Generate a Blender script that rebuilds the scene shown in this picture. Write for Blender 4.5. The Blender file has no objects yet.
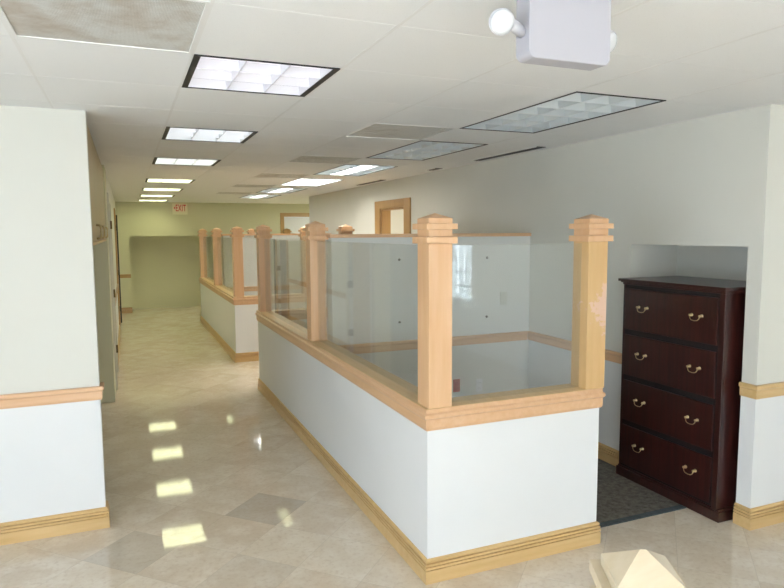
import bpy, bmesh, math, random
from mathutils import Vector, Matrix
random.seed(7)
S = bpy.context.scene
COL = S.collection
PI = math.pi
CEIL = 2.43

# ------------------------------------------------------------------ materials
def new_mat(name):
    m = bpy.data.materials.new(name); m.use_nodes = True
    nt = m.node_tree
    return m, nt, nt.nodes['Principled BSDF']

def simple(name, col, rough=.5, metal=0, bump=0, bscale=200, emis=None, estr=0, spec=.5):
    m, nt, b = new_mat(name)
    b.inputs['Base Color'].default_value = (*col, 1)
    b.inputs['Roughness'].default_value = rough
    b.inputs['Metallic'].default_value = metal
    b.inputs['Specular IOR Level'].default_value = spec
    if emis:
        b.inputs['Emission Color'].default_value = (*emis, 1)
        b.inputs['Emission Strength'].default_value = estr
    if bump:
        tc = nt.nodes.new('ShaderNodeTexCoord'); n = nt.nodes.new('ShaderNodeTexNoise')
        n.inputs['Scale'].default_value = bscale; n.inputs['Detail'].default_value = 3
        bp = nt.nodes.new('ShaderNodeBump'); bp.inputs['Strength'].default_value = bump; bp.inputs['Distance'].default_value = .002
        nt.links.new(tc.outputs['Object'], n.inputs['Vector'])
        nt.links.new(n.outputs['Fac'], bp.inputs['Height']); nt.links.new(bp.outputs['Normal'], b.inputs['Normal'])
    return m

def mathn(nt, op, a, b=None, c=None):
    n = nt.nodes.new('ShaderNodeMath'); n.operation = op
    for i, v in enumerate((a, b, c)):
        if v is None: continue
        if isinstance(v, (int, float)): n.inputs[i].default_value = v
        else: nt.links.new(v, n.inputs[i])
    return n.outputs[0]

def mix(nt, f, a, b):
    n = nt.nodes.new('ShaderNodeMix'); n.data_type = 'RGBA'
    for s, v in ((n.inputs[0], f), (n.inputs[6], a), (n.inputs[7], b)):
        if isinstance(v, (int, float)): s.default_value = v
        elif isinstance(v, tuple): s.default_value = (*v, 1)
        else: nt.links.new(v, s)
    return n.outputs[2]

def noise(nt, vec, scale, detail=4, rough=.55):
    n = nt.nodes.new('ShaderNodeTexNoise')
    n.inputs['Scale'].default_value = scale; n.inputs['Detail'].default_value = detail; n.inputs['Roughness'].default_value = rough
    nt.links.new(vec, n.inputs['Vector']); return n.outputs['Fac']

def mapping(nt, vec, scale=(1, 1, 1), rot=(0, 0, 0), loc=(0, 0, 0)):
    n = nt.nodes.new('ShaderNodeMapping')
    n.inputs['Scale'].default_value = scale; n.inputs['Rotation'].default_value = rot; n.inputs['Location'].default_value = loc
    nt.links.new(vec, n.inputs['Vector']); return n.outputs[0]

def ramp(nt, fac, a, b):
    n = nt.nodes.new('ShaderNodeMapRange'); n.inputs['From Min'].default_value = a; n.inputs['From Max'].default_value = b
    nt.links.new(fac, n.inputs['Value']); return n.outputs[0]

def wood(name, c1, c2, axis='z', rough=.38, worn=False):
    m, nt, b = new_mat(name)
    g = nt.nodes.new('ShaderNodeNewGeometry').outputs['Position']
    sc = {'x': (1.2, 14, 14), 'y': (14, 1.2, 14), 'z': (14, 14, 1.2)}[axis]
    v = mapping(nt, g, sc)
    n1 = noise(nt, v, 2.2, 5); n2 = noise(nt, mapping(nt, g, tuple(s*5 for s in sc)), 2, 3)
    f = mathn(nt, 'ADD', mathn(nt, 'MULTIPLY', ramp(nt, n1, .3, .7), .7), mathn(nt, 'MULTIPLY', n2, .3))
    col = mix(nt, f, c1, c2)
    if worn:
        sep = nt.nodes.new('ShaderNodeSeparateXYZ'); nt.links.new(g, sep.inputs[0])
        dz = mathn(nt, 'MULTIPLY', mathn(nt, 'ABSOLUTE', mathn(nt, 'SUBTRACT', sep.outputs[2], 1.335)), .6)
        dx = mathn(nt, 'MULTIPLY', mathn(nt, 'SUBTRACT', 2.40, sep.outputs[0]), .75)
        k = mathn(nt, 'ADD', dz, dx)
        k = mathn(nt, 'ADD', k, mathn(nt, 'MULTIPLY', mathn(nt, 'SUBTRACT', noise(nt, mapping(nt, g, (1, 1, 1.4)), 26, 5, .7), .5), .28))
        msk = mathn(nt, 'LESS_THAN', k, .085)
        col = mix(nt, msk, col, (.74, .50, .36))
    nt.links.new(col, b.inputs['Base Color'])
    b.inputs['Roughness'].default_value = rough
    b.inputs['Coat Weight'].default_value = .25; b.inputs['Coat Roughness'].default_value = .2
    return m

M = {}
PINK = ((.68, .40, .21), (.76, .49, .29)); GOLD = ((.62, .40, .16), (.73, .51, .25))
for ax in 'xyz':
    M['maple_'+ax] = wood('maple_'+ax, *PINK, ax)
    M['gold_'+ax] = wood('gold_'+ax, *GOLD, ax)
M['post_wood'] = wood('post_wood', (.69, .40, .20), (.76, .49, .28), 'z')
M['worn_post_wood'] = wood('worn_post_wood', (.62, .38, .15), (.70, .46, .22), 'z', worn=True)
M['newel_wood'] = wood('newel_wood', (.62, .51, .34), (.70, .60, .45), 'x')
M['casing'] = wood('casing_wood', (.42, .24, .085), (.50, .30, .12), 'z')

# two tone wall paint: white below the chair rail, cream above
def wall_paint():
    m, nt, b = new_mat('wall_paint')
    g = nt.nodes.new('ShaderNodeNewGeometry').outputs['Position']
    sep = nt.nodes.new('ShaderNodeSeparateXYZ'); nt.links.new(g, sep.inputs[0])
    up = mathn(nt, 'GREATER_THAN', sep.outputs[2], .82)
    n = noise(nt, g, 3, 4)
    cream = mix(nt, n, (.69, .68, .61), (.73, .72, .65))
    white = mix(nt, n, (.78, .785, .78), (.82, .825, .82))
    nt.links.new(mix(nt, up, white, cream), b.inputs['Base Color'])
    b.inputs['Roughness'].default_value = .6
    bp = nt.nodes.new('ShaderNodeBump'); bp.inputs['Strength'].default_value = .12; bp.inputs['Distance'].default_value = .002
    nt.links.new(noise(nt, g, 160, 3), bp.inputs['Height']); nt.links.new(bp.outputs['Normal'], b.inputs['Normal'])
    return m
M['wall'] = wall_paint()
M['cream'] = simple('cream_lamp_tint', (.66, .64, .45), .6, bump=.1, bscale=160)  # cream paint, yellowed so its colour carries the corridor lamps' tint
M['divider'] = simple('divider_paint', (.74, .74, .70), .6, bump=.1, bscale=160)

def ceiling_mat():
    m, nt, b = new_mat('ceiling_tile')
    g = nt.nodes.new('ShaderNodeNewGeometry').outputs['Position']
    n = noise(nt, g, 1.3, 3); n2 = noise(nt, g, 260, 3)
    c = mix(nt, n, (.87, .87, .86), (.90, .90, .89))
    c = mix(nt, mathn(nt, 'MULTIPLY', mathn(nt, 'GREATER_THAN', n2, .66), .35), c, (.6, .59, .56))
    nt.links.new(c, b.inputs['Base Color']); b.inputs['Roughness'].default_value = .85
    bp = nt.nodes.new('ShaderNodeBump'); bp.inputs['Strength'].default_value = .25; bp.inputs['Distance'].default_value = .002
    nt.links.new(n2, bp.inputs['Height']); nt.links.new(bp.outputs['Normal'], b.inputs['Normal'])
    return m
M['ceiling'] = ceiling_mat()
M['grid'] = simple('grid_white', (.84, .83, .81), .6)
M['black'] = simple('black_gap', (.012, .012, .014), .5)

def marble():
    m, nt, b = new_mat('marble_tiles')
    g = nt.nodes.new('ShaderNodeNewGeometry').outputs['Position']
    s = nt.nodes.new('ShaderNodeSeparateXYZ'); nt.links.new(g, s.inputs[0])
    x, y = s.outputs[0], s.outputs[1]; r2 = math.sqrt(.5); T = .368
    u = mathn(nt, 'DIVIDE', mathn(nt, 'SUBTRACT', mathn(nt, 'MULTIPLY', mathn(nt, 'ADD', x, y), r2), .173), T)
    v = mathn(nt, 'DIVIDE', mathn(nt, 'SUBTRACT', mathn(nt, 'MULTIPLY', mathn(nt, 'SUBTRACT', y, x), r2), .205), T)
    fu, fv = mathn(nt, 'FLOOR', u), mathn(nt, 'FLOOR', v)
    cb = nt.nodes.new('ShaderNodeCombineXYZ'); nt.links.new(fu, cb.inputs[0]); nt.links.new(fv, cb.inputs[1])
    wn = nt.nodes.new('ShaderNodeTexWhiteNoise'); wn.noise_dimensions = '3D'; nt.links.new(cb.outputs[0], wn.inputs['Vector'])
    rnd = wn.outputs['Value']
    va = nt.nodes.new('ShaderNodeVectorMath'); va.operation = 'MULTIPLY_ADD'
    nt.links.new(cb.outputs[0], va.inputs[0]); va.inputs[1].default_value = (3.7, 5.3, 0); nt.links.new(g, va.inputs[2])
    cl = noise(nt, va.outputs[0], 4.5, 8, .65); fine = noise(nt, va.outputs[0], 38, 5, .6)
    base = mix(nt, rnd, (.67, .56, .43), (.75, .655, .52))
    base = mix(nt, mathn(nt, 'MULTIPLY', ramp(nt, cl, .44, .62), .6), base, (.84, .77, .66))
    base = mix(nt, mathn(nt, 'MULTIPLY', ramp(nt, fine, .50, .68), .4), base, (.56, .43, .31))
    for iu, iv, k in ((8, 5, .48), (6, 6, .33), (6, 4, .18), (10, 4, .15)):
        e = mathn(nt, 'MULTIPLY', mathn(nt, 'COMPARE', fu, iu, .1), mathn(nt, 'COMPARE', fv, iv, .1))
        base = mix(nt, mathn(nt, 'MULTIPLY', e, k), base, (.36, .31, .25))
    def edge(w):
        fr = mathn(nt, 'FRACT', w); return mathn(nt, 'MINIMUM', fr, mathn(nt, 'SUBTRACT', 1, fr))
    gr = mathn(nt, 'LESS_THAN', mathn(nt, 'MINIMUM', edge(u), edge(v)), .0045)
    base = mix(nt, mathn(nt, 'MULTIPLY', gr, .25), base, (.33, .27, .2))
    nt.links.new(base, b.inputs['Base Color'])
    rg = mathn(nt, 'ADD', .035, mathn(nt, 'MULTIPLY', fine, .03)); nt.links.new(rg, b.inputs['Roughness'])
    b.inputs['Specular IOR Level'].default_value = .5
    bp = nt.nodes.new('ShaderNodeBump'); bp.inputs['Strength'].default_value = .05; bp.inputs['Distance'].default_value = .003
    nt.links.new(noise(nt, g, 5, 2), bp.inputs['Height']); nt.links.new(bp.outputs['Normal'], b.inputs['Normal'])
    return m
M['marble'] = marble()

def carpet_mat(name, c1, c2):
    m, nt, b = new_mat(name)
    g = nt.nodes.new('ShaderNodeNewGeometry').outputs['Position']
    n1 = noise(nt, g, 30, 6, .7); n2 = noise(nt, g, 240, 3)
    f = mathn(nt, 'ADD', mathn(nt, 'MULTIPLY', ramp(nt, n1, .35, .65), .6), mathn(nt, 'MULTIPLY', n2, .4))
    nt.links.new(mix(nt, f, c1, c2), b.inputs['Base Color']); b.inputs['Roughness'].default_value = 1; b.inputs['Specular IOR Level'].default_value = .1
    bp = nt.nodes.new('ShaderNodeBump'); bp.inputs['Strength'].default_value = .6; bp.inputs['Distance'].default_value = .004
    nt.links.new(n2, bp.inputs['Height']); nt.links.new(bp.outputs['Normal'], b.inputs['Normal'])
    return m
M['carpet'] = carpet_mat('carpet_pile', (.07, .063, .052), (.26, .235, .20))
M['carpet_edge'] = carpet_mat('carpet_edge', (.06, .075, .08), (.12, .14, .145))

def mahogany():
    m, nt, b = new_mat('mahogany')
    g = nt.nodes.new('ShaderNodeNewGeometry').outputs['Position']
    n1 = noise(nt, mapping(nt, g, (16, 16, 1.0)), 2.5, 5); n2 = noise(nt, mapping(nt, g, (70, 70, 4)), 2, 3)
    f = mathn(nt, 'ADD', mathn(nt, 'MULTIPLY', ramp(nt, n1, .3, .7), .6), mathn(nt, 'MULTIPLY', n2, .4))
    nt.links.new(mix(nt, f, (.012, .0028, .0024), (.055, .011, .008)), b.inputs['Base Color'])
    b.inputs['Roughness'].default_value = .3; b.inputs['Coat Weight'].default_value = .3; b.inputs['Coat Roughness'].default_value = .15
    return m
M['mahogany'] = mahogany()
M['dark_recess'] = simple('dark_recess', (.006, .003, .003), .6)
M['brass'] = simple('brass', (.62, .50, .28), .28, 1)
M['white_plastic'] = simple('white_plastic', (.80, .80, .82), .35)
M['fixture_white'] = simple('fixture_white', (.47, .46, .50), .45)
M['lamp_white'] = simple('lamp_white', (.62, .62, .66), .3)
M['hinge'] = simple('hinge_bronze', (.16, .11, .05), .45, .6)
M['clear_lens'] = simple('lens_white', (.72, .73, .75), .15)
M['cream_plastic'] = simple('cream_plastic', (.80, .78, .58), .45)
M['aged_plastic'] = simple('aged_plastic', (.68, .68, .61), .45)
M['exit_red'] = simple('exit_red', (.40, .008, .006), .4, emis=(1, .02, .01), estr=.14)
M['red_plastic'] = simple('red_plastic', (.52, .05, .03), .45)
M['steel'] = simple('steel', (.22, .2, .17), .35, 1)
M['cab_paint'] = simple('cabinet_laminate', (.48, .37, .20), .4)
M['door_white'] = simple('door_white', (.70, .70, .74), .45)
M['dark_door'] = simple('dark_door', (.02, .015, .012), .4)
M['casing_white'] = simple('casing_white', (.66, .64, .55), .45)
M['aluminium'] = simple('aluminium', (.62, .63, .65), .4, .6)

def grille_mat():
    m, nt, b = new_mat('return_grille')
    g = nt.nodes.new('ShaderNodeNewGeometry').outputs['Position']
    s = nt.nodes.new('ShaderNodeSeparateXYZ'); nt.links.new(g, s.inputs[0])
    wx = mathn(nt, 'SINE', mathn(nt, 'MULTIPLY', s.outputs[0], 2*PI/.0085)); wy = mathn(nt, 'SINE', mathn(nt, 'MULTIPLY', s.outputs[1], 2*PI/.0085))
    hole = mathn(nt, 'GREATER_THAN', mathn(nt, 'MULTIPLY', wx, wy), .35)
    st = mathn(nt, 'MULTIPLY', ramp(nt, noise(nt, g, 3.1, 6, .7), .50, .70), .65)
    c = mix(nt, st, (.76, .76, .73), (.42, .31, .21))
    c = mix(nt, mathn(nt, 'MULTIPLY', hole, .85), c, (.16, .155, .14))
    nt.links.new(c, b.inputs['Base Color']); b.inputs['Roughness'].default_value = .6
    return m
M['grille'] = grille_mat()

def glass_mat(name, tint, haze):
    m = bpy.data.materials.new(name); m.use_nodes = True; nt = m.node_tree
    for n in list(nt.nodes): nt.nodes.remove(n)
    out = nt.nodes.new('ShaderNodeOutputMaterial'); tr = nt.nodes.new('ShaderNodeBsdfTransparent'); tr.inputs[0].default_value = (*tint, 1)
    gl = nt.nodes.new('ShaderNodeBsdfGlossy'); gl.inputs['Roughness'].default_value = .0
    df = nt.nodes.new('ShaderNodeBsdfDiffuse'); df.inputs[0].default_value = (.7, .72, .7, 1)
    fr = nt.nodes.new('ShaderNodeFresnel')
    bf = nt.nodes.new('ShaderNodeNewGeometry').outputs['Backfacing']        # thin sheet: same reflectance from both faces
    nt.links.new(mathn(nt, 'SUBTRACT', 1.5, mathn(nt, 'MULTIPLY', bf, 1.5-1/1.5)), fr.inputs[0])
    a = nt.nodes.new('ShaderNodeMixShader'); a.inputs[0].default_value = haze
    nt.links.new(tr.outputs[0], a.inputs[1]); nt.links.new(df.outputs[0], a.inputs[2])
    c = nt.nodes.new('ShaderNodeMixShader'); nt.links.new(fr.outputs[0], c.inputs[0]); nt.links.new(a.outputs[0], c.inputs[1]); nt.links.new(gl.outputs[0], c.inputs[2])
    nt.links.new(c.outputs[0], out.inputs[0]); return m
M['glass'] = glass_mat('panel_glass', (.965, .975, .965), .05)
M['window_glass'] = glass_mat('window_glass', (.97, .98, .98), 0)

def glass_block_mat():
    m = bpy.data.materials.new('glass_block'); m.use_nodes = True; nt = m.node_tree
    for n in list(nt.nodes): nt.nodes.remove(n)
    out = nt.nodes.new('ShaderNodeOutputMaterial'); t = nt.nodes.new('ShaderNodeBsdfTranslucent'); t.inputs[0].default_value = (.85, .92, .92, 1)
    tr = nt.nodes.new('ShaderNodeBsdfTransparent'); gl = nt.nodes.new('ShaderNodeBsdfGlossy'); gl.inputs['Roughness'].default_value = .1
    a = nt.nodes.new('ShaderNodeMixShader'); a.inputs[0].default_value = .45
    c = nt.nodes.new('ShaderNodeMixShader'); c.inputs[0].default_value = .08
    nt.links.new(t.outputs[0], a.inputs[1]); nt.links.new(tr.outputs[0], a.inputs[2]); nt.links.new(a.outputs[0], c.inputs[1]); nt.links.new(gl.outputs[0], c.inputs[2])
    nt.links.new(c.outputs[0], out.inputs[0]); return m
M['glass_block'] = glass_block_mat()
M['mortar'] = simple('mortar', (.16, .17, .17), .8)

def emit(name, col, k): return simple(name, (.8, .8, .8), .5, emis=col, estr=k)
LAMP_COL = (.95, 1.0, .56)
M['lamp_on'] = emit('lamp_on', LAMP_COL, 4.2)
M['lamp_near'] = emit('lamp_near', (.93, .90, 1.0), .36)
M['lamp_mid'] = emit('lamp_mid', (.92, 1.0, .98), .75)
M['lamp_third'] = emit('lamp_third', (.94, 1.0, .88), 1.35)
M['lamp_white_on'] = emit('lamp_white_on', (1.0, .95, .88), 8.0)
M['lamp_off'] = simple('lamp_off', (.55, .60, .62), .25, .3)
M['tube_off'] = simple('tube_off', (.8, .84, .86), .3)
M['louver'] = simple('louver_silver', (.74, .80, .83), .34, .4)
M['louver_white'] = simple('louver_white', (.80, .79, .82), .35)

# ------------------------------------------------------------------ geometry helpers
def bm_new(): return bmesh.new()
def box(bm, x0, x1, y0, y1, z0, z1):
    if x0 > x1: x0, x1 = x1, x0
    if y0 > y1: y0, y1 = y1, y0
    if z0 > z1: z0, z1 = z1, z0
    r = bmesh.ops.create_cube(bm, size=1)
    bmesh.ops.transform(bm, matrix=Matrix.Translation(((x0+x1)/2, (y0+y1)/2, (z0+z1)/2)) @ Matrix.Diagonal((x1-x0, y1-y0, z1-z0, 1)), verts=r['verts'])
    return r['verts']
def boxes(*L):
    bm = bm_new()
    for b in L: box(bm, *b)
    return bm
def prism(bm, poly, z0, z1):
    lo = [bm.verts.new((x, y, z0)) for x, y in poly]; hi = [bm.verts.new((x, y, z1)) for x, y in poly]
    n = len(poly)
    bm.faces.new(lo[::-1]); bm.faces.new(hi)
    for i in range(n): bm.faces.new((lo[i], lo[(i+1) % n], hi[(i+1) % n], hi[i]))
    bmesh.ops.recalc_face_normals(bm, faces=bm.faces[:])
def offset_path(path, d, closed):
    """points offset by d to the RIGHT of travel"""
    n = len(path); out = []
    for i in range(n):
        p = Vector(path[i])
        a = Vector(path[i-1]) if (i > 0 or closed) else None
        c = Vector(path[(i+1) % n]) if (i < n-1 or closed) else None
        ns = []
        if a is not None: t = (p-a).normalized(); ns.append(Vector((t.y, -t.x)))
        if c is not None: t = (c-p).normalized(); ns.append(Vector((t.y, -t.x)))
        if len(ns) == 1: o = ns[0]*d
        else:
            b = (ns[0]+ns[1]); o = b * (d / max(b.dot(ns[0]), 1e-6))
        out.append(p+o)
    return out
def sweep(bm, prof, path, closed=False):
    rows = [[bm.verts.new((q.x, q.y, z)) for q in offset_path(path, o, closed)] for o, z in prof]
    n = len(path); m = len(prof)
    for j in range(m):
        k = (j+1) % m
        for i in range(n if closed else n-1):
            i2 = (i+1) % n
            bm.faces.new((rows[j][i], rows[j][i2], rows[k][i2], rows[k][i]))
    if not closed:
        bm.faces.new([rows[j][0] for j in range(m)]); bm.faces.new([rows[j][-1] for j in range(m)][::-1])
    bmesh.ops.recalc_face_normals(bm, faces=bm.faces[:])
def tube(bm, pts, r, seg=8):
    pts = [Vector(p) for p in pts]; rings = []
    up = Vector((0, 0, 1))
    for i, p in enumerate(pts):
        t = (pts[min(i+1, len(pts)-1)] - pts[max(i-1, 0)]).normalized()
        a = t.cross(up)
        if a.length < 1e-3: a = t.cross(Vector((0, 1, 0)))
        a.normalize(); b = t.cross(a)
        rings.append([bm.verts.new(p + (a*math.cos(2*PI*k/seg)+b*math.sin(2*PI*k/seg))*r) for k in range(seg)])
    for i in range(len(rings)-1):
        for k in range(seg): bm.faces.new((rings[i][k], rings[i][(k+1) % seg], rings[i+1][(k+1) % seg], rings[i+1][k]))
    bm.faces.new(rings[0][::-1]); bm.faces.new(rings[-1])
    bmesh.ops.recalc_face_normals(bm, faces=bm.faces[:])
def lathe(bm, prof, c, axis=(0, 0, 1), seg=24):
    """prof (r, h) along axis"""
    rot = Vector((0, 0, 1)).rotation_difference(Vector(axis)).to_matrix().to_4x4(); mt = Matrix.Translation(c) @ rot
    rings = [[bm.verts.new(mt @ Vector((r*math.cos(2*PI*k/seg), r*math.sin(2*PI*k/seg), h))) for k in range(seg)] for r, h in prof]
    for i in range(len(rings)-1):
        for k in range(seg): bm.faces.new((rings[i][k], rings[i][(k+1) % seg], rings[i+1][(k+1) % seg], rings[i+1][k]))
    bm.faces.new(rings[0][::-1]); bm.faces.new(rings[-1])
    bmesh.ops.recalc_face_normals(bm, faces=bm.faces[:])
ORG = {}
def obj(name, bm, m, parent=None, bevel=0, smooth=False, label=None, origin=None):
    me = bpy.data.meshes.new(name)
    o = bpy.data.objects.new(name, me)
    if parent is not None: org = ORG[parent.name]
    elif origin is not None: org = Vector(origin)
    else:
        vs = [v.co for v in bm.verts]
        org = Vector(((min(v.x for v in vs)+max(v.x for v in vs))/2, (min(v.y for v in vs)+max(v.y for v in vs))/2, min(v.z for v in vs)))
    bmesh.ops.translate(bm, vec=-org, verts=bm.verts[:])
    if bevel:
        bmesh.ops.bevel(bm, geom=[e for e in bm.edges if len(e.link_faces) == 2 and e.calc_face_angle(0) > .5], offset=bevel, segments=2, affect='EDGES', profile=.6)
    if smooth:
        for f in bm.faces: f.smooth = True
    bm.to_mesh(me); bm.free(); me.materials.append(M[m]); COL.objects.link(o)
    ORG[o.name] = org
    if parent is not None: o.parent = parent
    else: o.location = org
    if label: o['label'] = label
    return o
def tag(o, label, cat, group=None):
    o['label'] = label; o['category'] = cat
    if group: o['group'] = group
    return o
def thing(name, loc, label, cat, group=None):
    o = bpy.data.objects.new(name, None); COL.objects.link(o); o.location = loc; o.empty_display_size = .1
    ORG[o.name] = Vector(loc); return tag(o, label, cat, group)
def struct(name, bm, m, bevel=0):
    o = obj(name, bm, m, None, bevel, origin=(0, 0, 0)); o['kind'] = 'structure'; return o
def copy_tree(o, parent=None):
    c = o.copy(); COL.objects.link(c)
    if parent is not None: c.parent = parent
    for ch in list(o.children): copy_tree(ch, c)
    return c

# ------------------------------------------------------------------ profiles
BASE = [(0, 0), (.018, 0), (.018, .066), (.009, .068), (.009, .071), (.018, .073), (.018, .083), (.007, .085), (.007, .088), (.016, .090), (.016, .100), (.005, .102), (.005, .105), (.013, .107), (.013, .117), (.004, .124), (0, .124)]
RAIL = [(0, .777), (.010, .777), (.013, .790), (.013, .825), (.017, .832), (.023, .836), (.023, .852), (.018, .857), (0, .857)]
CAPP = [(0, .777), (.009, .778), (.013, .793), (.013, .832), (.017, .838), (.022, .842), (.022, .858), (.017, .862), (.012, .866), (.012, .884), (.010, .886), (0, .886)]
X0, X1 = 1.319, 2.367
XR, YR, XL, YL = 3.300, 2.504, -.176, 4.034
YB = 15.1

# ------------------------------------------------------------------ setting: floor, ceiling, walls
struct('floor', boxes((-3.2, 7.2, -4.2, 18.2, -.05, 0)), 'marble')

GX, GY, G = .27, 2.03, .603
def cellx(i): return GX + i*.605
def celly(j): return GY + j*G
lights_A = [1, 4, 7, 11, 14, 17, 20]                      # row index of corridor lights, column 0
lights_B = [1, 4, 7, 10, 13, 16]                          # 2x4 lights, column 3
grilles = [(-1, 0)] + [(2, j) for j in (3, 6, 9, 12, 15)]
holes = {(0, j) for j in lights_A} | {(3, j+k) for j in lights_B for k in (0, 1)} | set(grilles)
bm = bm_new()
for i in range(-6, 11):
    for j in range(-11, 26):
        if (i, j) in holes: continue
        box(bm, cellx(i)+.002, cellx(i+1)-.002, celly(j)+.002, celly(j+1)-.002, CEIL, CEIL+.015)
struct('ceiling', bm, 'ceiling')
bm = bm_new()
for i in range(-6, 12): box(bm, cellx(i)-.006, cellx(i)+.006, celly(-11), celly(26), CEIL-.001, CEIL+.02)
for j in range(-11, 27):
    for i in range(-6, 11): box(bm, cellx(i)+.006, cellx(i+1)-.006, celly(j)-.003, celly(j)+.003, CEIL+.001, CEIL+.02)
struct('trim_1', bm, 'grid')
struct('ceiling_plenum', boxes((-3.3, 7.3, -4.3, 18.3, CEIL+.26, CEIL+.3)), 'black').name = 'trim_2'

CT = CEIL + .012     # wall tops, just inside the tiles
# right wall with the cabinet niche and a cased opening
NZ, NX, NY0, NY1 = 1.647, 3.737, 2.60, 3.52
DY0, DY1, DZ = 7.48, 8.31, 2.065
bm = bm_new()
box(bm, XR, XR+.14, NY1, DY0, 0, CT); box(bm, XR, XR+.14, DY1, 12.05, 0, CT)
box(bm, XR, XR+.14, NY0, NY1, NZ, CT); box(bm, XR, XR+.14, DY0, DY1, DZ, CT)
box(bm, XR, XR+.14, YR, NY0, 0, CT)
box(bm, XR+.14, NX+.08, YR+.02, NY0, 0, NZ+.06); box(bm, XR+.14, NX+.08, NY1, NY1+.08, 0, NZ+.06)
box(bm, NX, NX+.08, NY0, NY1, 0, NZ+.06); box(bm, XR+.14, NX, NY0, NY1, NZ, NZ+.06)
struct('wall_right', bm, 'wall')
struct('wall_lobby_right', boxes((XR+.14, 4.6, YR, YR+.1, 0, CT), (4.6, 4.75, -4.1, -3.7, 0, CT), (4.6, 4.75, -2.5, 2.6, 0, CT), (4.6, 4.75, -3.7, -2.5, 0, .72), (4.6, 4.75, -3.7, -2.5, 1.56, CT)), 'wall')
# side room behind the opening in the right wall
struct('wall_side_room', boxes((5.0, 5.1, 6.4, 10.6, 0, CT), (XR+.14, 5.0, 6.4, 6.5, 0, CT), (XR+.14, 5.0, 10.5, 10.6, 0, CT)), 'divider')
# end of right wall turns into a back bay
struct('wall_bay', boxes((XR+.14, 6.0, 11.95, 12.05, 0, CT), (5.9, 6.0, 12.05, 15.1, 0, CT)), 'cream')
# back wall with a low niche
BX0, BX1, BZ = .08, 2.1, 1.685
FX0, FX1, FZ = 3.42, 4.42, 2.21
struct('wall_back', boxes((-.3, BX0, YB, YB+.12, 0, CT), (BX0, BX1, YB, YB+.12, BZ, CT), (BX1, FX0+.09, YB, YB+.12, 0, CT), (FX0+.09, FX1-.09, YB, YB+.12, FZ-.09, CT), (FX1-.09, 6.0, YB, YB+.12, 0, CT)), 'cream')
struct('wall_niche', boxes((BX0-.1, BX0, YB+.12, YB+.8, 0, BZ+.1), (BX1, BX1+.1, YB+.12, YB+.8, 0, BZ+.1), (BX0, BX1, YB+.7, YB+.8, 0, BZ+.1), (BX0, BX1, YB+.12, YB+.7, BZ, BZ+.1)), 'cream')
# left wall: near block, recess below the cupboards, pier and corridor wall
struct('wall_pier', boxes((-1.0, -.9, YL+.10, 7.1, 0, CT), (-1.0, -.168, 7.1, 7.75, 0, CT)), 'cream')
struct('wall_left', boxes((-3.0, XL, YL, YL+.10, 0, CT),     (-.30, -.168, 8.65, 12.4, 0, CT), (-.30, -.168, 7.75, 8.65, 2.1, CT), (-.30, -.168, 13.3, YB, 0, CT), (-.30, -.168, 12.4, 13.3, 2.1, CT)), 'wall')
# lobby behind the camera
wl = [(-3.15, -3.0, -4.1, -1.6, 0, CT), (-3.15, -3.0, 1.6, 4.2, 0, CT), (-3.15, -3.0, -1.6, 1.6, 0, .35), (-3.15, -3.0, -1.6, 1.6, 2.05, CT)]
BW = [(-2.7, -.7), (-.3, 1.7)]; WZ0, WZ1 = .35, 2.05
xs = [-3.15] + [v for w in BW for v in w] + [4.75]
for k in range(0, len(xs), 2): wl.append((xs[k], xs[k+1], -4.1, -4.0, 0, CT))
for a, b_ in BW: wl += [(a, b_, -4.1, -4.0, 0, WZ0), (a, b_, -4.1, -4.0, WZ1, CT)]
struct('wall_front', boxes(*wl), 'wall')

# windows behind the camera (frame, mullions, glass)
for n, (a, b_) in enumerate(BW):
    bm = bm_new()
    box(bm, a, a+.05, -4.08, -4.02, WZ0, WZ1); box(bm, b_-.05, b_, -4.08, -4.02, WZ0, WZ1); box(bm, a, b_, -4.08, -4.02, WZ0, WZ0+.05); box(bm, a, b_, -4.08, -4.02, WZ1-.05, WZ1)
    for t in (1, 2, 3): box(bm, a+(b_-a)*t/4-.015, a+(b_-a)*t/4+.015, -4.07, -4.03, WZ0, WZ1)
    for t in (1, 2): z = WZ0+(WZ1-WZ0)*t/3; box(bm, a, b_, -4.07, -4.03, z-.015, z+.015)
    w = struct('window_%d' % (n+1), bm, 'white_plastic')
    obj('pane', boxes((a+.04, b_-.04, -4.052, -4.046, WZ0+.04, WZ1-.04)), 'window_glass', w)
# window in the lobby's left wall
bm = bm_new()
for y in (-1.6, -.82, -.02, .78, 1.55): box(bm, -3.10, -3.04, y, y+.05, WZ0, WZ1)
for z in (WZ0, .9, 1.46, WZ1-.05): box(bm, -3.095, -3.045, -1.6, 1.6, z, z+.05)
w = struct('window_3', bm, 'white_plastic')
obj('pane', boxes((-3.072, -3.066, -1.57, 1.57, WZ0+.04, WZ1-.04)), 'window_glass', w)
# glass block window in the lobby's right wall
bm = bm_new()
for k in range(7): box(bm, 4.62, 4.70, -3.7+k*.2-.012 if k else -3.7, -3.7+k*.2+.012, .72, 1.56)
for k in range(5): z = .72+k*.21; box(bm, 4.62, 4.70, -3.7, -2.5, z-.011, z+.011)
w = struct('window_4', bm, 'mortar')
for i in range(6):
    for k in range(4):
        obj('glass_block', boxes((4.61, 4.71, -3.7+i*.2+.012, -3.7+(i+1)*.2-.012, .72+k*.21+.011, .72+(k+1)*.21-.011)), 'glass_block', w, bevel=.012)

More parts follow.
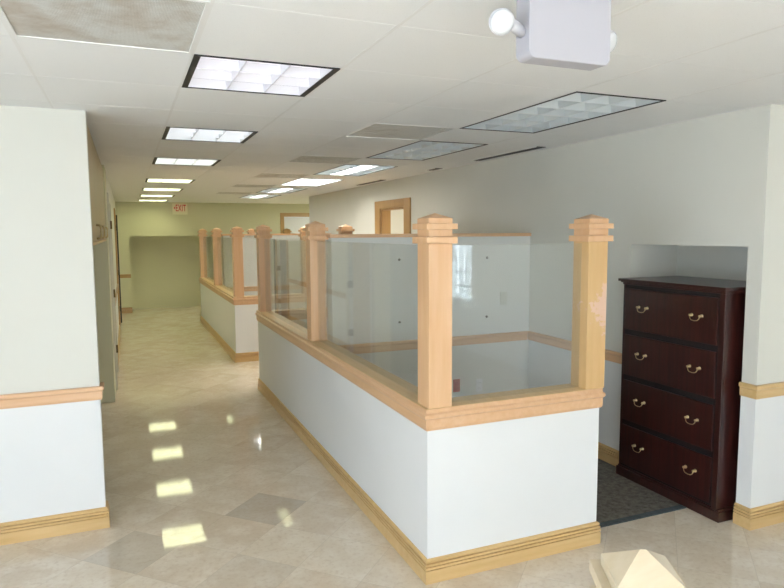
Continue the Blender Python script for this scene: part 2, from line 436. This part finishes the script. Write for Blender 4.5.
# mouldings of the setting
def mould(name, prof, path, mt, closed=False):
    bm = bm_new(); sweep(bm, prof, path, closed); return struct(name, bm, mt)
mould('baseboard_left', BASE, [(-3.0, YL), (XL, YL), (XL, YL+.10)], 'gold_x')       # right of travel faces -y / +x
mould('trim_3', RAIL, [(-3.0, YL), (XL, YL), (XL, YL+.10)], 'maple_x')
mould('baseboard_corridor', BASE, [(-.168, 8.74), (-.168, 12.31)][::1], 'gold_y')
mould('trim_4', RAIL, [(-.168, 8.74), (-.168, 12.31)], 'casing')
mould('baseboard_back', BASE, [(-.168, YB), (BX0, YB)], 'casing')
mould('trim_5', RAIL, [(-.168, YB), (BX0, YB)], 'casing')
mould('baseboard_pillar', BASE, [(XR, NY0), (XR, YR), (4.6, YR)], 'gold_x')
mould('trim_6', RAIL, [(XR, NY0), (XR, YR), (4.6, YR)], 'gold_x')
for n, (a, b_) in enumerate([(4.74, NY1), (7.29, 4.87), (10.65, 8.5), (12.05, 10.78)]):
    mould('baseboard_right' if n == 0 else 'baseboard_right_%s' % ('middle', 'far', 'end')[n-1], BASE, [(XR, a), (XR, b_)], 'gold_y')
    mould('trim_%d' % (7+n), RAIL, [(XR, a), (XR, b_)], 'maple_y')

# cased opening in the right wall
bm = bm_new()
box(bm, XR-.02, XR, 7.29, DY0, 0, 2.17); box(bm, XR-.02, XR, DY1, 8.50, 0, 2.17); box(bm, XR-.02, XR, DY0, DY1, DZ, 2.17)
box(bm, XR, XR+.14, DY0, DY0+.02, 0, DZ); box(bm, XR, XR+.14, DY1-.02, DY1, 0, DZ); box(bm, XR, XR+.14, DY0+.02, DY1-.02, DZ-.02, DZ)
struct('door_1', bm, 'casing', bevel=.003)
# cased door in the back wall
bm = bm_new()
box(bm, FX0, FX0+.09, YB-.02, YB, 0, FZ); box(bm, FX1-.09, FX1, YB-.02, YB, 0, FZ); box(bm, FX0+.09, FX1-.09, YB-.02, YB, FZ-.09, FZ)
d = struct('door_2', bm, 'casing', bevel=.003)
lf = obj('door_leaf', boxes((FX0+.095, FX1-.095, YB+.02, YB+.06, .005, FZ-.095)), 'door_white', d)
bm = bm_new(); lathe(bm, [(.006, 0), (.01, .02), (.025, .03), (.028, .045), (.018, .056), (.004, .06)], (FX0+.16, YB+.02, 1.0), (0, -1, 0)); obj('door_knob', bm, 'brass', lf, smooth=True)
# corridor doors on the left
for n, (a, b_, leaf) in enumerate([(7.75, 8.65, 'cab_paint'), (12.4, 13.3, 'dark_door')]):
    bm = bm_new()
    box(bm, -.168, -.148, a-.09, a, 0, 2.19); box(bm, -.168, -.148, b_, b_+.09, 0, 2.19); box(bm, -.168, -.148, a, b_, 2.1, 2.19)
    d = struct('door_%d' % (3+n), bm, 'casing_white' if n == 0 else 'casing', bevel=.002)
    lf = obj('door_leaf', boxes((-.27, -.225, a+.005, b_-.005, .005, 2.095)), leaf, d)
    for z in (.25, .95, 1.8): obj('hinge', boxes((-.225, -.143, b_-.012, b_-.002, z, z+.1)), 'hinge', lf)
# dark leaf standing open into the corridor at the far end
d = struct('door_5', boxes((-.168, -.125, 13.42, 13.46, .01, 2.1)), 'dark_door')

# carpets
bm = bm_new(); prism(bm, [(1.47, 2.875), (3.19, 2.875), (3.19, 3.50), (3.28, 3.50), (3.28, 4.72), (1.47, 4.72)], 0, .005)
cp = obj('carpet', bm, 'carpet'); tag(cp, 'charcoal flecked carpet on the floor of the nearest cubicle', 'carpet', None)
obj('edge_strip', boxes((X1+.022, 3.19, 2.858, 2.90, 0, .007)), 'carpet_edge', cp, label='blue grey carpet edge strip')
bm = boxes((1.449, 3.30, 4.87, 6.91, 0, .005)); tag(obj('carpet', bm, 'carpet'), 'charcoal carpet seen through the glass in the second cubicle', 'carpet')
bm = boxes((1.449, 3.30, 8.77, 10.65, 0, .005)); tag(obj('carpet', bm, 'carpet'), 'dark carpet inside the far partition enclosure', 'carpet')

# ------------------------------------------------------------------ partitions with posts and glass
def post(parent, x, y, mt='post_wood', w=.127, z0=.886, far=False):
    p = obj('post', boxes((x, x+w, y, y+w, z0, 1.686)), mt, parent, bevel=.003)
    q = .019
    bm = bm_new()
    box(bm, x-q, x+w+q, y-q, y+w+q, 1.686, 1.718); box(bm, x, x+w, y, y+w, 1.718, 1.754); box(bm, x-q, x+w+q, y-q, y+w+q, 1.754, 1.782)
    obj('collar', bm, 'post_wood', p, bevel=.002)
    bm = bm_new()
    box(bm, x, x+w, y, y+w, 1.782, 1.806)
    c = (x+w/2, y+w/2)
    base = [bm.verts.new(v) for v in ((x, y, 1.806), (x+w, y, 1.806), (x+w, y+w, 1.806), (x, y+w, 1.806))]; top = bm.verts.new((*c, 1.833))
    for i in range(4): bm.faces.new((base[i], base[(i+1) % 4], top))
    obj('finial', bm, 'post_wood', p)
    return p
def partition(y0, y1, t, posts_left, posts_right, label, extra_mid):
    r = thing('partition', (X0, y0, 0), label, 'partition')
    fp = [(X0, y0), (X1, y0), (X1, y0+t), (X0+t, y0+t), (X0+t, y1-t), (X1, y1-t), (X1, y1), (X0, y1)]
    bm = bm_new(); prism(bm, fp, 0, .80)
    obj('half_wall', bm, 'wall', r)
    bm = bm_new(); sweep(bm, BASE, fp, True); obj('baseboard', bm, 'gold_x', r)
    bm = bm_new(); sweep(bm, CAPP, fp, True); prism(bm, fp, .80, .886); obj('cap_rail', bm, 'maple_y', r)
    inner = [Vector(q) for q in offset_path(fp, .0115, True)]
    bm = bm_new(); prism(bm, [(q.x, q.y) for q in inner], .8862, .8875); obj('cap_board', bm, 'gold_y', r, label='golden top face of the cap')
    for y in posts_left: post(r, X0+.003, y)
    for k, y in enumerate(posts_right): post(r, 2.264, y, 'worn_post_wood' if (k == 0 and y0 < 4) else 'post_wood')
    w = .127; xc = X0+.003+w/2
    for a, b_ in zip(posts_left[:-1], posts_left[1:]):
        obj('glass_panel', boxes((xc-.005, xc+.005, a+w, b_, .886, 1.676)), 'glass', r)
    for y in (posts_left[0], posts_left[-1]):
        obj('glass_panel', boxes((X0+.003+w, 2.264, y+w/2-.005, y+w/2+.005, .886, 1.676)), 'glass', r)
    return r
partition(2.728, 7.04, .13, [2.72, 4.83, 6.90], [2.72, 6.90], 'near white half wall partition with maple cap, posts and glass, beside the corridor', None)
partition(8.66, 12.95, .13, [8.66, 10.73, 12.80], [8.66, 12.80], 'far half wall partition with maple posts, further down the corridor', None)
for nm, (yw, tx) in dict(a=(4.74, 'tall white divider wall with maple top rail behind the near glass panels'), b=(10.65, 'tall pale divider wall with wood top rail inside the far partition')).items():
    xa = X0+.003+.127+.002
    xe = XR-.001
    r = thing('divider_wall', ((xa+xe)/2, yw, 0), tx, 'divider wall')
    obj('panel', boxes((X0+.13+.02, xe, yw, yw+.13, 0, 1.70)), 'divider', r)
    obj('top_rail', boxes((xa, xe, yw-.018, yw+.148, 1.70, 1.728)), 'maple_x', r, bevel=.004)
    bm = bm_new(); sweep(bm, BASE, [(X0+.155, yw), (xe-.024, yw)]); obj('baseboard', bm, 'gold_x', r)
    bm = bm_new(); sweep(bm, RAIL, [(X0+.155, yw), (xe-.024, yw)]); obj('chair_rail', bm, 'maple_x', r)
    if nm == 'a':
        for bx in (2.04, 2.86):
            for bz in (1.01, 1.52):
                bm = bm_new(); lathe(bm, [(.011, 0), (.011, .004), (.007, .012), (.003, .014)], (bx, yw, bz), (0, -1, 0), 12); obj('bolt', bm, 'steel', r)
# second post standing near the far enclosure's right side
r = thing('post', (3.05, 13.1, 0), 'square wooden post top showing above the far divider rail, small and dark', 'post')
p = obj('shaft', boxes((3.05, 3.177, 13.1, 13.227, 0, 1.686)), 'casing', r, bevel=.003)
bm = boxes((3.031, 3.196, 13.081, 13.246, 1.686, 1.718), (3.05, 3.177, 13.1, 13.227, 1.718, 1.754), (3.031, 3.196, 13.081, 13.246, 1.754, 1.782)); obj('collar', bm, 'casing', r)
bm = boxes((3.05, 3.177, 13.1, 13.227, 1.782, 1.806))
bs = [bm.verts.new(v) for v in ((3.05, 13.1, 1.806), (3.177, 13.1, 1.806), (3.177, 13.227, 1.806), (3.05, 13.227, 1.806))]; tp = bm.verts.new((3.1135, 13.1635, 1.833))
for i in range(4): bm.faces.new((bs[i], bs[(i+1) % 4], tp))
obj('finial', bm, 'casing', r)

# outlets on the divider
def outlet(x, z, y, mt, label):
    r = thing('wall_outlet', (x, y, z), label, 'outlet')
    obj('plate', boxes((x-.032, x+.032, y-.006, y, z-.055, z+.055)), mt, r, bevel=.002)
    for dz in (-.024, .024):
        s = obj('socket', boxes((x-.016, x+.016, y-.0085, y-.006, z+dz-.014, z+dz+.014)), mt, r, bevel=.003)
        obj('slots', boxes((x-.008, x-.006, y-.009, y-.0085, z+dz-.004, z+dz+.006), (x+.006, x+.008, y-.009, y-.0085, z+dz-.004, z+dz+.006)), 'black', s)
outlet(2.567, .43, 4.74, 'red_plastic', 'red power outlet low on the tall divider wall behind the glass')
outlet(2.79, .41, 4.74, 'white_plastic', 'white power outlet low on the tall divider wall, right of the red one')
r = thing('switch_plate', (3.03, 4.74, 1.16), 'cream blank cover plate above the chair rail on the divider wall', 'wall plate')
obj('plate', boxes((2.995, 3.065, 4.734, 4.74, 1.10, 1.22)), 'aged_plastic', r, bevel=.002)
for z in (1.12, 1.20):
    bm = bm_new(); lathe(bm, [(.003, 0), (.003, .001), (.001, .0015)], (3.03, 4.734, z), (0, -1, 0), 8); obj('screw', bm, 'steel', r)

# ------------------------------------------------------------------ filing cabinet
cab = thing('filing_cabinet', (3.2, 3.06, 0), 'dark mahogany four drawer lateral filing cabinet set in the wall niche', 'filing cabinet')
CX, CY0, CY1 = 3.20, 2.650, 3.472
obj('body', boxes((CX+.012, NX-.01, CY0, CY1, .075, 1.385)), 'mahogany', cab, bevel=.002)
bm = bm_new(); prism(bm, [(CX-.004, CY0-.022), (NX-.005, CY0-.022), (NX-.005, CY1+.02), (CX-.004, CY1+.02)], 0, .062)
prism(bm, [(CX+.003, CY0-.012), (NX-.008, CY0-.012), (NX-.008, CY1+.01), (CX+.003, CY1+.01)], .062, .075); obj('plinth', bm, 'mahogany', cab, bevel=.003)
bm = bm_new()
for k, (o, z0, z1) in enumerate([(.004, 1.372, 1.385), (.014, 1.385, 1.394), (.027, 1.394, 1.412)]):
    box(bm, CX-o, NX-.006, CY0-o*.8, CY1+o, z0, z1)
obj('top', bm, 'mahogany', cab, bevel=.003)
obj('pilaster', boxes((CX, CX+.014, CY0+.001, CY0+.038, .075, 1.372)), 'mahogany', cab, bevel=.003)
obj('pilaster', boxes((CX, CX+.014, CY1-.018, CY1-.001, .075, 1.372)), 'mahogany', cab, bevel=.003)
obj('recess', boxes((CX+.006, CX+.013, CY0+.038, CY1-.018, .08, 1.37)), 'dark_recess', cab)
for k in range(4):
    z0 = .090 + k*.322
    d = obj('drawer', boxes((CX-.006, CX+.008, CY0+.046, CY1-.024, z0+.006, z0+.290)), 'mahogany', cab, bevel=.004)
    zc = (.25, .57, .893, 1.214)[k] + .012
    for yc in (2.842, 3.278):
        bm = bm_new()
        for s in (-1, 1):
            lathe(bm, [(.011, 0), (.011, .003), (.005, .006), (.005, .012), (.0085, .016), (.0085, .021), (.004, .025)], (CX-.006, yc+s*.037, zc), (-1, 0, 0), 12)
        tube(bm, [(CX-.022, yc-.037, zc-.004), (CX-.026, yc-.033, zc-.018), (CX-.028, yc-.022, zc-.028), (CX-.028, yc, zc-.031), (CX-.028, yc+.022, zc-.028), (CX-.026, yc+.033, zc-.018), (CX-.022, yc+.037, zc-.004)], .0028)
        obj('handle', bm, 'brass', d, smooth=True, label='brass bail handle')

# ------------------------------------------------------------------ wall cupboards over the left recess
bx = [4.15, 4.86, 5.60, 6.34, 7.09]
cup = thing('wall_cupboard', (-.5, 5.6, 1.68), 'row of tan wall cupboards with brass handles on the left of the corridor', 'cupboard')
obj('carcass', boxes((-.88, -.20, 4.14, 7.095, 1.68, 2.40)), 'cab_paint', cup)
for a, b_, hy in zip(bx[:-1], bx[1:], (4.83, 5.56, 5.68, 6.60)):
    d = obj('door', boxes((-.199, -.180, a+.003, b_-.003, 1.695, 2.395)), 'cab_paint', cup, bevel=.003)
    bm = bm_new(); tube(bm, [(-.180, hy, 1.71), (-.158, hy, 1.71), (-.152, hy, 1.72), (-.152, hy, 1.79), (-.158, hy, 1.80), (-.180, hy, 1.80)], .008)
    obj('handle', bm, 'brass', d, smooth=True, label='brass bar handle')
obj('light_rail', boxes((-.20, -.175, 4.14, 7.09, 1.672, 1.690)), 'gold_y', cup)

# ------------------------------------------------------------------ ceiling lights
def louver(bm, x0, x1, y0, y1, z0, z1, nx, ny, wt, wb):
    def blade(axis, c, a, b_):
        vs = []
        for s in (a, b_):
            for off, z in ((-wb, z0), (wb, z0), (wt, z1), (-wt, z1)):
                vs.append(bm.verts.new((c+off, s, z) if axis == 'y' else (s, c+off, z)))
        for f in ((0, 1, 2, 3), (4, 7, 6, 5), (0, 4, 5, 1), (1, 5, 6, 2), (2, 6, 7, 3), (3, 7, 4, 0)): bm.faces.new([vs[k] for k in f])
    for i in range(nx+1): blade('y', x0+(x1-x0)*i/nx, y0, y1)
    for j in range(ny+1): blade('x', y0+(y1-y0)*j/ny, x0, x1)
    bmesh.ops.recalc_face_normals(bm, faces=bm.faces[:])
def troffer(i, j, rows, lamp, label, cat='ceiling light', kind='on', group=None, side=.026):
    xa, xb, ya, yb = cellx(i)+.006, cellx(i+1)-.006, celly(j)+.006, celly(j+rows)-.006
    r = thing('ceiling_light', ((xa+xb)/2, (ya+yb)/2, CEIL), label, cat, group)
    z1 = CEIL+.11
    bm = boxes((xa, xb, ya, yb, z1, z1+.01), (xa, xa+.006, ya, yb, CEIL+.001, z1), (xb-.006, xb, ya, yb, CEIL+.001, z1), (xa, xb, ya, ya+.006, CEIL+.001, z1), (xa, xb, yb-.006, yb, CEIL+.001, z1))
    obj('housing', bm, 'black', r)
    bm = boxes((xa, xa+side, ya, yb, CEIL-.003, CEIL+.002), (xb-side, xb, ya, yb, CEIL-.003, CEIL+.002), (xa+side, xb-side, ya, ya+.010, CEIL-.003, CEIL+.002), (xa+side, xb-side, yb-.010, yb, CEIL-.003, CEIL+.002))
    obj('frame', bm, 'black', r)
    X_, X2_, Y_, Y2_ = xa+side, xb-side, ya+.010, yb-.010
    bm = bm_new()
    ny = 3 if rows == 1 else 6
    louver(bm, X_, X2_, Y_, Y2_, CEIL+.0005, CEIL+.042, 3, ny, .004 if kind != 'off' else .034, .0015)
    obj('louver', bm, 'louver' if rows == 2 else 'louver_white', r)
    if kind == 'off':
        obj('reflector', boxes((X_, X2_, Y_, Y2_, CEIL+.085, CEIL+.09)), 'lamp_off', r)
        for t in (.2, .5, .8):
            bm = bm_new(); x = X_+(X2_-X_)*t; tube(bm, [(x, Y_, CEIL+.062), (x, Y2_, CEIL+.062)], .013, 10); obj('lamp_tube', bm, 'tube_off', r, smooth=True)
    elif kind == 'mid':
        w = (X2_-X_)/3
        obj('reflector', boxes((X_, X_+w, Y_, Y2_, CEIL+.062, CEIL+.066), (X2_-w, X2_, Y_, Y2_, CEIL+.062, CEIL+.066)), 'lamp_off', r)
        obj('lamp_panel', boxes((X_+w, X2_-w, Y_, Y2_, CEIL+.05, CEIL+.055)), lamp, r, label='lit centre lamp panel')
    else:
        obj('lamp_panel', boxes((X_, X2_, Y_, Y2_, CEIL+.046, CEIL+.05)), lamp, r)
    return r
nthA = ['nearest square ceiling light over the corridor, with pale violet louvre cells', 'second square ceiling light along the corridor row', 'third square ceiling light along the corridor row',
        'fourth square ceiling light along the corridor row, in the middle of the row', 'fifth square ceiling light along the corridor row', 'sixth square ceiling light, next to last before the exit sign', 'last square ceiling light, closest to the exit sign']
for n, j in enumerate(lights_A): troffer(0, j, 1, ['lamp_near', 'lamp_mid', 'lamp_third', 'lamp_on', 'lamp_on', 'lamp_on', 'lamp_on'][n], nthA[n], group='square lights over the corridor')
nthB = [('off', 'lamp_off', 'large unlit rectangular louvred ceiling light nearest the cabinet niche'), ('off', 'lamp_off', 'second unlit rectangular louvred ceiling light, above the tall divider wall'),
        ('mid', 'lamp_white_on', 'rectangular ceiling light with only its centre strip lit'), ('on', 'lamp_white_on', 'fully lit white rectangular ceiling light over the offices'),
        ('mid', 'lamp_white_on', 'fifth rectangular ceiling light over the offices, beyond the fully lit one'), ('mid', 'lamp_white_on', 'furthest rectangular ceiling light over the offices')]
for (k, lm, tx), j in zip(nthB, lights_B): troffer(3, j, 2, lm, tx, kind=k, group='rectangular lights over the offices', side=.014)

# return air grilles
gl = ['stained perforated return air grille at the top left of the picture', 'stained brown return air grille between unlit rectangular lights', 'dusty grey return air grille, second over the offices', 'third return air grille over the offices', 'fourth return air grille over the offices', 'furthest return air grille over the offices']
for (i, j), tx in zip(grilles, gl):
    xa, xb, ya, yb = cellx(i)+.004, cellx(i+1)-.004, celly(j)+.004, celly(j+1)-.004
    r = thing('ceiling_grille', ((xa+xb)/2, (ya+yb)/2, CEIL), tx, 'air grille', 'return air grilles')
    obj('frame', boxes((xa, xa+.012, ya, yb, CEIL-.002, CEIL+.02), (xb-.012, xb, ya, yb, CEIL-.002, CEIL+.02), (xa+.012, xb-.012, ya, ya+.012, CEIL-.002, CEIL+.02), (xa+.012, xb-.012, yb-.012, yb, CEIL-.002, CEIL+.02)), 'grid', r)
    obj('perforated_panel', boxes((xa+.012, xb-.012, ya+.012, yb-.012, CEIL+.002, CEIL+.006)), 'grille', r)
    obj('duct_box', boxes((xa, xb, ya, yb, CEIL+.1, CEIL+.11)), 'black', r)
# linear slot diffusers along the right wall
for (y0, y1, tx) in ((4.42, 5.47, 'dark linear slot diffuser in the ceiling by the right wall, nearest one'), (6.27, 6.50, 'very short dark ceiling slot by the right wall'), (7.90, 8.90, 'dark linear slot diffuser further along the right wall, near the cased opening')):
    r = thing('slot_diffuser', (3.17, (y0+y1)/2, CEIL), tx, 'air diffuser')
    obj('slot', boxes((3.125, 3.215, y0, y1, CEIL-.004, CEIL+.012)), 'black', r)
    obj('vane', boxes((3.167, 3.173, y0, y1, CEIL-.007, CEIL-.004)), 'black', r)
    obj('rim', boxes((3.117, 3.125, y0, y1, CEIL-.006, CEIL), (3.215, 3.223, y0, y1, CEIL-.006, CEIL)), 'grid', r)

# ------------------------------------------------------------------ emergency light
ey = 1.50
em = thing('emergency_light', (1.17, ey, CEIL), 'white emergency light box with a round lamp head hanging from the ceiling', 'emergency light')
bm = bm_new()
def rbox(bm, x0, x1, y0, y1, z0, z1, rad):
    pts = []
    for cx, cz, a0 in ((x1-rad, z1-rad, 0), (x0+rad, z1-rad, 90), (x0+rad, z0+rad, 180), (x1-rad, z0+rad, 270)):
        for k in range(7): a = math.radians(a0+15*k); pts.append((cx+rad*math.cos(a), cz+rad*math.sin(a)))
    f = [bm.verts.new((x, y0, z)) for x, z in pts]; b = [bm.verts.new((x, y1, z)) for x, z in pts]; n = len(pts)
    bm.faces.new(f); bm.faces.new(b[::-1])
    for i in range(n): bm.faces.new((f[i], f[(i+1) % n], b[(i+1) % n], b[i]))
    bmesh.ops.recalc_face_normals(bm, faces=bm.faces[:])
rbox(bm, 1.031, 1.308, ey, ey+.065, 2.213, CEIL-.003, .022); obj('case', bm, 'fixture_white', em, bevel=.003)
bm = bm_new(); box(bm, 1.07, 1.27, ey+.01, ey+.06, CEIL-.006, CEIL); obj('mounting_plate', bm, 'fixture_white', em)
for s, lx, ly, lz in ((-1, .948, ey+.01, 2.298), (1, 1.345, ey+.06, 2.30)):
    ax = Vector((-.25 if s < 0 else .35, -.75, -.35)).normalized()
    c = Vector((lx, ly, lz))
    bm = bm_new(); lathe(bm, [(.010, -.028), (.025, -.022), (.032, -.010), (.034, .004), (.034, .010)], c, ax, 28); h = obj('lamp_head', bm, 'lamp_white', em, smooth=True)
    bm = bm_new(); lathe(bm, [(.032, .009), (.031, .015), (.024, .021), (.010, .024)], c, ax, 28); obj('lens', bm, 'clear_lens', h, smooth=True)
    ex = 1.031 if s < 0 else 1.308
    bm = bm_new(); tube(bm, [c - ax*.02, ((lx+ex)/2, ly+.01, lz+.0), (ex, ey+.035, lz-.012)], .016, 12); obj('swivel_arm', bm, 'lamp_white', em, smooth=True)

# ------------------------------------------------------------------ exit sign
ex = thing('exit_sign', (1.155, YB, 2.28), 'cream exit sign with red letters high on the back wall', 'exit sign')
obj('case', boxes((.995, 1.315, YB-.05, YB, 2.16, 2.405)), 'cream_plastic', ex, bevel=.004)
def text(s, size):
    cu = bpy.data.curves.new('t', 'FONT'); cu.body = s; cu.size = size; cu.extrude = .004; cu.align_x = 'CENTER'; cu.align_y = 'CENTER'; cu.offset = .001; cu.space_character = 1.12
    o = bpy.data.objects.new('t', cu); COL.objects.link(o); dg = bpy.context.evaluated_depsgraph_get(); dg.update()
    me = bpy.data.meshes.new_from_object(o.evaluated_get(dg)); bpy.data.objects.remove(o); return me
me = text('EXIT', .17)
w = max(v.co.x for v in me.vertices)-min(v.co.x for v in me.vertices); h = max(v.co.y for v in me.vertices)-min(v.co.y for v in me.vertices)
mid = (max(v.co.x for v in me.vertices)+min(v.co.x for v in me.vertices))/2; mdy = (max(v.co.y for v in me.vertices)+min(v.co.y for v in me.vertices))/2
bm = bm_new(); bm.from_mesh(me)
for v in bm.verts:
    x, y, z = v.co; v.co = Vector((1.175+(x-mid)*.215/w, YB-.052-z, 2.305+(y-mdy)*.145/h))
obj('letters', bm, 'exit_red', ex, label='red EXIT lettering')
bm = bm_new(); f = [bm.verts.new((x, YB-.054, z)) for x, z in ((1.025, 2.305), (1.05, 2.34), (1.05, 2.27))]; b = [bm.verts.new((v.co.x, YB-.05, v.co.z)) for v in f]
bm.faces.new(f); bm.faces.new(b[::-1])
for i in range(3): bm.faces.new((f[i], f[(i+1) % 3], b[(i+1) % 3], b[i]))
obj('arrow', bm, 'exit_red', ex)

# ------------------------------------------------------------------ foreground newel post
nw = thing('newel_post', (.918, .922, 0), 'pale maple newel post with pyramid top in the foreground', 'newel post')
nw.rotation_euler = (0, 0, math.radians(-27.5))
def local(bm): bmesh.ops.translate(bm, vec=Vector((.918, .922, 0)), verts=bm.verts[:]); return bm
h = .065
obj('shaft', local(boxes((-h, h, -h, h, 0, .960))), 'newel_wood', nw, bevel=.003)
obj('collar', local(boxes((-h-.019, h+.019, -h-.019, h+.019, .960, .990), (-h, h, -h, h, .990, 1.022), (-h-.019, h+.019, -h-.019, h+.019, 1.022, 1.048))), 'newel_wood', nw, bevel=.002)
bm = boxes((-h, h, -h, h, 1.048, 1.070))
bs = [bm.verts.new(v) for v in ((-h, -h, 1.07), (h, -h, 1.07), (h, h, 1.07), (-h, h, 1.07))]; tp = [bm.verts.new(v) for v in ((-.006, 0, 1.115), (.006, 0, 1.115))]
bm.faces.new((bs[0], bs[1], tp[1], tp[0])); bm.faces.new((bs[1], bs[2], tp[1])); bm.faces.new((bs[2], bs[3], tp[0], tp[1])); bm.faces.new((bs[3], bs[0], tp[0]))
obj('finial', local(bm), 'newel_wood', nw)

# ------------------------------------------------------------------ light
def area(name, loc, rot, sx, sy, power, col):
    l = bpy.data.lights.new(name, 'AREA'); l.shape = 'RECTANGLE'; l.size = sx; l.size_y = sy; l.energy = power; l.color = col
    o = bpy.data.objects.new(name, l); COL.objects.link(o); o.location = loc; o.rotation_euler = rot; return o
DAY = (.74, .86, 1.0)
for n, (a, b_) in enumerate(BW):
    area('daylight_window', ((a+b_)/2, -4.25, (WZ0+WZ1)/2), (math.radians(90), 0, 0), b_-a, WZ1-WZ0, 17*(b_-a), DAY)
area('daylight_left_window', (-3.3, 0, 1.2), (0, math.radians(-90), 0), 1.7, 3.2, 66, DAY)
area('daylight_glass_block', (4.95, -3.1, 1.14), (0, math.radians(90), 0), .84, 1.2, 160, DAY)
area('side_room_light', (4.25, 8.3, 2.38), (0, 0, 0), .6, .6, 28, (1, .93, .78))
area('bay_light', (4.6, 13.6, 2.38), (0, 0, 0), .6, .6, 22, (.95, 1, .85))

sl = bpy.data.lights.new('sun', 'SUN'); sl.energy = 50; sl.angle = .02; sl.color = (.95, .96, 1)
so = bpy.data.objects.new('sun', sl); COL.objects.link(so); so.rotation_euler = (math.radians(40), 0, math.radians(12))
w = bpy.data.worlds.new('world'); S.world = w; w.use_nodes = True
bg = w.node_tree.nodes['Background']; bg.inputs[0].default_value = (.75, .86, 1, 1); bg.inputs[1].default_value = 1.5

# ------------------------------------------------------------------ camera
R = Vector((0.9229178069523727, -0.38495412645005345, -0.00574822923161951)); U = Vector((0.042492314560048206, 0.08701218005803776, 0.9953005996807583)); F = Vector((0.3826449069484042, 0.9188249022804202, -0.09666268222961344))
cd = bpy.data.cameras.new('camera'); cd.sensor_width = 36; cd.lens = 637.267/784*36; cd.clip_start = .05
co = bpy.data.objects.new('camera', cd); COL.objects.link(co)
mt = Matrix((( R.x, U.x, -F.x, 0), (R.y, U.y, -F.y, 0), (R.z, U.z, -F.z, 1.742), (0, 0, 0, 1)))
co.matrix_world = mt
S.camera = co
vs = S.view_settings; S.display_settings.display_device = 'sRGB'
vs.view_transform = 'Standard'; vs.look = 'None'; vs.gamma = 1; vs.use_curve_mapping = False; vs.exposure = 0.97
